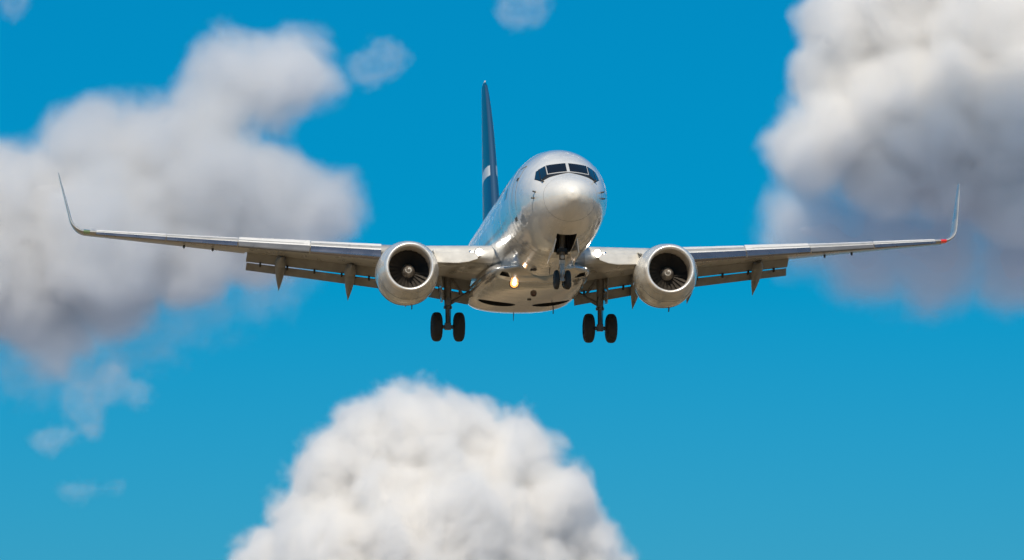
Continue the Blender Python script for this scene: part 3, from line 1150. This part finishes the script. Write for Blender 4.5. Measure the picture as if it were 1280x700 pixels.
def main_gear(s):
    X, Y, Z = s * 2.93, 19.6, .14
    mb = MB()
    mb.tube((X, Y, Z + .78), (X + s * .02, Y - .12, 2.5), .135, .155, 18)       # outer cylinder
    mb.tube((X, Y, Z + .70), (X, Y, Z + .80), .165, .165, 18)
    mb.tube((X, Y, Z + .02), (X, Y, Z + .74), .085, .085, 16)                    # oleo piston
    mb.tube((X - .52, Y, Z), (X + .52, Y, Z), .075, .075, 16)                    # axle
    mb.box((X, Y, Z + .02), (.24, .26, .26))
    # torque links behind the leg
    for a, b in (((X, Y + .30, Z + .42), (X, Y + .10, Z + .84)), ((X, Y + .30, Z + .42), (X, Y + .06, Z + .04))):
        mb.tube(a, b, .05, .05, 8)
    mb.box((X, Y - .14, Z + .95), (.20, .10, .28))
    leg = part('main_landing_gear', mb, MT['strut'], plane, 40)
    mb = MB()
    mb.tube((X - s * .10, Y - .02, Z + .92), (X - s * 1.25, Y + .10, 1.75), .075, .065, 12)   # side strut to the wheel well
    mb.tube((X - s * .55, Y + .02, Z + 1.28), (X - s * .1, Y - .1, 2.05), .05, .05, 10)
    part('side_brace', mb, MT['strut'], leg)
    mb = MB()
    mb.tube((X, Y + .1, Z + .95), (X + s * .12, Y + 1.0, 2.3), .055, .05, 10)
    part('drag_brace', mb, MT['strut'], leg)
    mb = MB()
    mb.slab([(X + s * .24, Y - .34, Z + .92), (X + s * .30, Y - .42, 2.30), (X + s * .30, Y + .55, 2.36), (X + s * .24, Y + .42, Z + .98)], .045)
    mb.box((X + s * .16, Y, Z + 1.25), (.2, .08, .08))
    part('gear_door', mb, MT['wing'], leg)
    mb = MB()
    for k in (-1, 1):                                                            # brake packs
        mb.lathe([(X + k * .20, .12), (X + k * .21, .24), (X + k * .32, .24)], c=(Y, Z), n=24, axis='X', cap=True)
    mb.tube((X - .08, Y - .12, Z + .1), (X - .10, Y - .17, Z + 1.2), .018, .018, 6)
    mb.tube((X + .09, Y - .12, Z + .1), (X + .11, Y - .16, Z + 1.3), .015, .015, 6)
    part('brake', mb, MT['dark'], leg)
    for k in (-1, 1):
        t_, r_ = MB(), MB()
        wheel(t_, r_, X + k * .43, Y, Z, .44, .565, .27)
        part('tyre', t_, MT['tyre'], leg, 50)
        part('wheel_rim', r_, MT['rim'], leg, 50)
for s in (-1, 1):
    main_gear(s)

def nose_gear():
    X, Y, Z = FX, 4.0, .19
    mb = MB()
    mb.tube((X, Y, Z + .48), (X, Y - .02, 1.95), .10, .125, 16, mi=1)
    mb.tube((X, Y, Z + .03), (X, Y, Z + .5), .075, .075, 14, mi=0)
    mb.box((X, Y - .09, Z + .36), (.17, .06, .34), mi=0)
    mb.tube((X - .22, Y, Z), (X + .22, Y, Z), .045, .045, 12, mi=0)
    mb.box((X, Y, Z + .02), (.14, .16, .14), mi=0)
    mb.box((X, Y - .06, Z + .62), (.2, .16, .14), mi=0)
    for a, b in (((X, Y - .24, Z + .30), (X, Y - .06, Z + .56)), ((X, Y - .24, Z + .30), (X, Y - .05, Z + .05))):
        mb.tube(a, b, .045, .045, 8, mi=0)
    leg = part('nose_landing_gear', mb, [MT['strutw'], MT['strut'], MT['chrome']], plane, 40)
    mb = MB()
    mb.tube((X - .16, Y + .02, Z + .95), (X - .20, Y + .85, 1.9), .045, .045, 10)
    mb.tube((X + .16, Y + .02, Z + .95), (X + .20, Y + .85, 1.9), .045, .045, 10)
    mb.tube((X - .2, Y, Z + .95), (X + .2, Y, Z + .95), .06, .06, 10)
    mb.box((X, Y - .08, Z + 1.05), (.34, .14, .12))
    part('drag_brace', mb, MT['dark'], leg)
    mb = MB()
    mb.lathe([(Y - .17, .001), (Y - .165, .05), (Y - .14, .075), (Y - .06, .05)], c=(X, Z + .80), n=18, cap=True)
    part('taxi_lamp', mb, MT['frame'], leg)
    for k in (-1, 1):
        t_, r_ = MB(), MB()
        wheel(t_, r_, X + k * .20, Y, Z, .21, .345, .17)
        part('tyre', t_, MT['tyre'], leg, 50)
        part('wheel_rim', r_, MT['rim'], leg, 50)
        mb = MB()
        mb.slab([(X + k * .37, 2.35, 1.46), (X + k * .37, 4.62, 1.22), (X + k * .46, 4.55, .78), (X + k * .46, 2.6, .98)], .035)
        part('gear_door', mb, MT['white'], leg)
nose_gear()

# ------------------------------------------------------------------ clouds: opaque cores wrapped in real vapour
def pix_dir(u, v):
    d = Vector(((u - 640) / F_PX, (350 - v) / F_PX, -1.0))
    return (CAM_W.to_3x3() @ d)

def cloud_material(name, dens, g=0.1, albedo=(.999, .994, .988)):
    m = bpy.data.materials.new(name)
    m.use_nodes = True
    t = m.node_tree
    t.nodes.clear()
    o = t.nodes.new('ShaderNodeOutputMaterial')
    p = t.nodes.new('ShaderNodeVolumePrincipled')
    p.inputs['Color'].default_value = (*albedo, 1)
    p.inputs['Density'].default_value = dens
    p.inputs['Anisotropy'].default_value = g
    t.links.new(p.outputs[0], o.inputs['Volume'])
    return m

def core_material(name, col=(.98, .975, .97)):
    m = bpy.data.materials.new(name)
    m.use_nodes = True
    t = m.node_tree
    t.nodes.clear()
    o = t.nodes.new('ShaderNodeOutputMaterial')
    mx = t.nodes.new('ShaderNodeMixShader')
    d = t.nodes.new('ShaderNodeBsdfDiffuse'); d.inputs[0].default_value = (*col, 1)
    tr = t.nodes.new('ShaderNodeBsdfTranslucent'); tr.inputs[0].default_value = (*col, 1)
    mx.inputs[0].default_value = 0.45
    t.links.new(d.outputs[0], mx.inputs[1]); t.links.new(tr.outputs[0], mx.inputs[2])
    t.links.new(mx.outputs[0], o.inputs[0])
    return m


def vapour_group(name, lo, hi, res, width, nscale, erode, nrough, points, material):
    """geometry nodes: a density grid that thins out with distance from the given geometry, eaten by fractal noise"""
    g = bpy.data.node_groups.new(name, 'GeometryNodeTree')
    g.interface.new_socket('Geometry', in_out='INPUT', socket_type='NodeSocketGeometry')
    g.interface.new_socket('Geometry', in_out='OUTPUT', socket_type='NodeSocketGeometry')
    N = g.nodes.new
    gi, go = N('NodeGroupInput'), N('NodeGroupOutput')
    px = N('GeometryNodeProximity'); px.target_element = 'POINTS' if points else 'FACES'
    g.links.new(gi.outputs[0], px.inputs[0])
    pos = N('GeometryNodeInputPosition')
    nz = N('ShaderNodeTexNoise'); nz.inputs['Scale'].default_value = nscale; nz.inputs['Detail'].default_value = 7; nz.inputs['Roughness'].default_value = nrough
    nz.inputs['Distortion'].default_value = .3
    g.links.new(pos.outputs[0], nz.inputs['Vector'])
    dv = N('ShaderNodeMath'); dv.operation = 'DIVIDE'; dv.inputs[1].default_value = width
    g.links.new(px.outputs['Distance'], dv.inputs[0])
    one = N('ShaderNodeMath'); one.operation = 'SUBTRACT'; one.inputs[0].default_value = 1.0
    g.links.new(dv.outputs[0], one.inputs[1])
    ns = N('ShaderNodeMath'); ns.operation = 'MULTIPLY_ADD'; ns.inputs[1].default_value = 2 * erode; ns.inputs[2].default_value = -erode * 1.15
    g.links.new(nz.outputs[0], ns.inputs[0])
    ad = N('ShaderNodeMath'); ad.operation = 'ADD'
    g.links.new(one.outputs[0], ad.inputs[0]); g.links.new(ns.outputs[0], ad.inputs[1])
    mr = N('ShaderNodeMapRange'); mr.interpolation_type = 'SMOOTHSTEP'
    mr.inputs['From Min'].default_value = 0.0; mr.inputs['From Max'].default_value = 1.0
    g.links.new(ad.outputs[0], mr.inputs[0])
    vc = N('GeometryNodeVolumeCube')
    g.links.new(mr.outputs[0], vc.inputs['Density'])
    vc.inputs['Min'].default_value = lo; vc.inputs['Max'].default_value = hi
    for k, r in zip(('Resolution X', 'Resolution Y', 'Resolution Z'), res):
        vc.inputs[k].default_value = int(r)
    sm = N('GeometryNodeSetMaterial'); sm.inputs['Material'].default_value = material
    g.links.new(vc.outputs[0], sm.inputs[0])
    g.links.new(sm.outputs[0], go.inputs[0])
    return g

def blobs_to_local(blobs, D, center):
    """(u, v, radius px, depth offset in px) -> local positions and radii in metres about the cloud's own origin"""
    k = D / F_PX
    base = CAM_W.translation + pix_dir(*center) * D
    fwd = pix_dir(*center).normalized()
    out = []
    for b in blobs:
        u, v, r = b[:3]
        dz = b[3] if len(b) > 3 else 0
        dist = D + dz * k
        p = CAM_W.translation + pix_dir(u, v) * dist
        out.append((p - base, r * k * dist / D))
    return base, out, k

def make_cloud(blobs, D, center, label, seed, fringe_px=62, dens_px=.15, vox_px=2.6, rough=1.0, sub=2.5, inset=26, albedo=(.999, .994, .988), nscale_px=58, erode=.85, nrough=.66, core=None, cvox=5.0, smooth=14, core_col=(.98, .975, .97)):
    rnd = random.Random(seed)
    base, bl, k = blobs_to_local(blobs, D, center)
    # add smaller lobes budding from the big ones
    heads = [(p, max(r - inset * k, .36 * r)) for p, r in bl]
    allb = [(p, max(r - inset * k, .36 * r)) for p, r in bl]
    done = [allb[0]]                                   # link every lobe to its nearest neighbour so the body is one
    rest = allb[1:]
    while rest:
        a, b = min(((x, y) for x in done for y in rest), key=lambda q: (q[0][0] - q[1][0]).length - q[0][1] - q[1][1])
        L = (a[0] - b[0]).length
        m = max(1, int(L / (8 * k)))
        for i in range(1, m):
            t = i / m
            allb.append((a[0].lerp(b[0], t), (a[1] * (1 - t) + b[1] * t) * .62 + 3 * k))
        done.append(b); rest.remove(b)
    for p, r in [q for q in heads if q[1] > 14 * k]:
        for i in range(int(sub * (r / (60 * k)) ** .8) + 3):
            d = Vector((rnd.gauss(0, 1), rnd.gauss(0, 1), rnd.gauss(0.15, 1))).normalized()
            rr = r * rnd.uniform(.28, .55)
            allb.append((p + d * (r - rr * .45) * rnd.uniform(.9, 1.02), rr))
    bm = bmesh.new()
    for p, r in allb:
        ret = bmesh.ops.create_icosphere(bm, subdivisions=2 if r < 25 * k else 3, radius=r)
        bmesh.ops.translate(bm, verts=ret['verts'], vec=p)
    me = bpy.data.meshes.new('core_tmp')
    bm.to_mesh(me); bm.free()
    o = link('core_tmp', me)
    md = o.modifiers.new('r', 'REMESH'); md.mode = 'VOXEL'; md.voxel_size = cvox * k
    sm = o.modifiers.new('s', 'SMOOTH'); sm.iterations = int(smooth * 1.6); sm.factor = .6
    for sz, st in ((100, 9), (34, 2)):
        tx = bpy.data.textures.new('billow', 'CLOUDS'); tx.noise_scale = sz * k; tx.noise_depth = 2
        dm = o.modifiers.new('d', 'DISPLACE'); dm.texture = tx; dm.strength = st * k * rough * 1.6; dm.mid_level = .5; dm.texture_coords = 'LOCAL'
    sm = o.modifiers.new('s2', 'SMOOTH'); sm.iterations = 2; sm.factor = .5
    bpy.context.view_layer.update()
    dg = bpy.context.evaluated_depsgraph_get()
    CORE_M = core or core_material('cloud_droplets', core_col)
    core = bpy.data.meshes.new_from_object(o.evaluated_get(dg))
    bpy.data.objects.remove(o)
    core.materials.clear(); core.materials.append(CORE_M)
    bm = bmesh.new(); bm.from_mesh(core)            # keep the one connected body
    seen, best = set(), []
    for v0 in bm.verts:
        if v0.index in seen: continue
        isl, st = [], [v0]; seen.add(v0.index)
        while st:
            v = st.pop(); isl.append(v)
            for e in v.link_edges:
                w = e.other_vert(v)
                if w.index not in seen:
                    seen.add(w.index); st.append(w)
        if len(isl) > len(best): best = isl
    bs = set(best)
    bmesh.ops.delete(bm, geom=[v for v in bm.verts if v not in bs], context='VERTS')
    bm.to_mesh(core); bm.free()
    for p in core.polygons: p.use_smooth = True
    c = link('cloud', core)
    c.location = base
    c['label'] = label; c['category'] = 'cloud'
    co = np.empty(len(core.vertices) * 3); core.vertices.foreach_get('co', co); co = co.reshape(-1, 3)
    W = fringe_px * k
    lo, hi = co.min(0) - W * 1.5, co.max(0) + W * 1.5
    res = np.ceil((hi - lo) / (vox_px * k))
    vm = cloud_material('cloud_vapour', dens_px / k, albedo=albedo)
    fr = link('vapour', core.copy(), c)
    fr['kind'] = 'stuff'
    md = fr.modifiers.new('vapour', 'NODES')
    md.node_group = vapour_group('vapour', lo, hi, res, W, 1 / (nscale_px * k), erode, nrough, False, vm)
    return c

def thin_core_material():
    """the translucent heart of a thin cloud: scatters a little light, lets most through"""
    m = bpy.data.materials.new('thin_cloud_droplets')
    m.use_nodes = True
    t = m.node_tree
    t.nodes.clear()
    o = t.nodes.new('ShaderNodeOutputMaterial')
    mx = t.nodes.new('ShaderNodeMixShader')
    d = t.nodes.new('ShaderNodeBsdfDiffuse'); d.inputs[0].default_value = (.9, .9, .9, 1)
    tr = t.nodes.new('ShaderNodeBsdfTransparent')
    mx.inputs[0].default_value = 0.02
    t.links.new(tr.outputs[0], mx.inputs[1]); t.links.new(d.outputs[0], mx.inputs[2])
    t.links.new(mx.outputs[0], o.inputs[0])
    return m
THIN = thin_core_material()

def make_wisp(blobs, D, center, label, seed, dens_px=.009, width_px=15, **kw):
    kw = dict(dict(fringe_px=width_px, dens_px=dens_px, vox_px=1.9, inset=7, sub=1, nscale_px=26, erode=1.5, nrough=.6, albedo=(.985, .985, .99), core=THIN, cvox=2.6, smooth=8), **kw)
    return make_cloud(blobs, D, center, label, seed, **kw)

def clouds():
    make_cloud([(524, 550, 66, -20), (474, 580, 72), (430, 602, 64), (390, 655, 52), (354, 710, 42), (580, 580, 70, 10), (634, 590, 66, 10), (680, 634, 58), (712, 676, 44, 20), (746, 706, 26, 20),
                (540, 670, 120, -20), (450, 700, 90, -30), (630, 700, 85, 10), (330, 730, 40)],
               5000, (540, 650), 'bright cream cumulus cloud heaped up below the airplane', 3, fringe_px=58, nscale_px=56, erode=.9, nrough=.62, inset=32, dens_px=.2)
    make_cloud([(290, 110, 46, 30), (335, 106, 34, 40), (374, 98, 22, 45), (258, 158, 50, 20), (120, 198, 62), (190, 195, 66), (62, 258, 70), (0, 275, 85), (250, 240, 78), (320, 256, 62, 10), (366, 275, 48, 20),
                (392, 268, 28, 25), (130, 290, 95, -20), (230, 298, 76), (30, 345, 80), (130, 355, 58, 15), (310, 300, 50, 20), (60, 400, 46, 30), (-60, 300, 110)],
               6500, (190, 250), 'large lilac-grey cloud behind the upturned winglet opposite the red-lit wing tip', 5, fringe_px=72, dens_px=.10, inset=36, vox_px=3.4, albedo=(.995, .993, .992), core_col=(.97, .965, .965), nscale_px=80, erode=.65, nrough=.58)
    make_cloud([(1075, 45, 55, 40), (1055, 95, 42, 40), (1150, 20, 80, 30), (1240, 40, 90), (1120, 130, 62), (1060, 165, 45), (1022, 184, 28), (1190, 130, 80, -20), (1270, 130, 90, -30), (1110, 190, 55, 10),
                (1200, 185, 70, 10), (1290, 195, 90, 10), (1390, 100, 95), (1470, 70, 95)],  # last two lobes, out of frame, added to shade the cloud below
               7000, (1160, 110), 'big cloud with a sunlit cream middle in the upper corner above the red-lit wing tip', 9, vox_px=3.2, albedo=(.993, .989, .984), core_col=(.94, .93, .92), nscale_px=80, erode=.65, nrough=.58, fringe_px=70)
    make_cloud([(1190, 255, 66), (1270, 260, 80), (1100, 280, 66), (1035, 290, 50), (1005, 288, 34), (1180, 320, 66), (1270, 325, 66), (1340, 280, 110), (1080, 320, 45)],
               7200, (1180, 290), 'slate-grey shadowed cloud right behind the winglet of the red-lit wing tip', 12, fringe_px=72, vox_px=3.4, dens_px=.04, inset=46, albedo=(.995, .995, .998), core_col=(.95, .96, .98), nscale_px=80, erode=.65, nrough=.58)
    W = make_wisp
    W([(460, 82, 26), (485, 76, 30), (503, 72, 14), (488, 62, 12)], 6000, (478, 78), 'small lilac wisp of cloud to the left of the top of the tail fin', 21)
    W([(640, 14, 20), (662, 8, 30), (650, 0, 26)], 6000, (655, 8), 'faint wisp of cloud at the upper edge just right of the tail fin', 22)
    W([(48, 549, 12), (64, 548, 18), (84, 545, 18), (104, 540, 12), (122, 543, 8)], 6000, (75, 546), 'short pale wisp of cloud low under the big lilac-grey cloud', 23)
    W([(105, 500, 30), (140, 480, 32), (170, 492, 24), (110, 520, 22)], 6000, (130, 495), 'dull blue-grey scrap of cloud hanging below the big lilac-grey cloud', 24, dens_px=.007, albedo=(.90, .91, .94))
    W([(82, 612, 12), (104, 612, 14), (126, 611, 13), (148, 610, 9)], 6000, (112, 612), 'faintest thin streak of cloud lowest on the side of the blue-grey scrap', 25, dens_px=.005)
    W([(20, 3, 20), (35, 2, 14)], 6000, (26, 3), 'tiny scrap of cloud cut by the upper corner above the big lilac-grey cloud', 26)
    W([(275, 29, 14), (288, 27, 12)], 6000, (281, 28), 'tiny faint puff of cloud above the upper lobe of the big lilac-grey cloud', 27, dens_px=.004)
    W([(378, 96, 20), (396, 91, 16), (414, 88, 12)], 6400, (396, 91), 'thin pale puff of cloud trailing off the upper lobe of the big lilac-grey cloud', 28)
    W([(40, 440, 50), (110, 430, 60), (180, 420, 40), (330, 350, 40), (360, 330, 30)], 6500, (150, 420), 'thin hazy veil of cloud fading out beneath the big lilac-grey cloud', 30, dens_px=.004, width_px=40, vox_px=4)
def shade_sheet(u, v, D, t, rx, ry, rz, dens):
    """an added, unseen vapour sheet out of frame that dims sunlight on some clouds"""
    p = CAM_W.translation + pix_dir(u, v) * D + sun_dir * t
    bm = bmesh.new()
    bmesh.ops.create_icosphere(bm, subdivisions=4, radius=1)
    for w in bm.verts:
        q = w.co
        k = 1 + .10 * math.sin(5 * q.x + 2 * q.y) + .07 * math.sin(9 * q.y - 3 * q.z)
        w.co = Vector((q.x * rx * k, q.y * ry * k, q.z * rz))
    me = bpy.data.meshes.new('shade_sheet')
    bm.to_mesh(me); bm.free()
    m = cloud_material('shade_sheet_vapour', dens)
    me.materials.append(m)
    for f in me.polygons: f.use_smooth = True
    o = link('shade_sheet', me)
    o.location = p
    o['kind'] = 'stuff'

def shade_sheets():
    shade_sheet(260, 330, 6500, 2600, 400, 330, 90, .0018)  # added to shade the large left cloud
    shade_sheet(1190, 570, 7200, 2600, 460, 150, 70, .009)  # added to shade the lower right cloud
clouds()
shade_sheets()
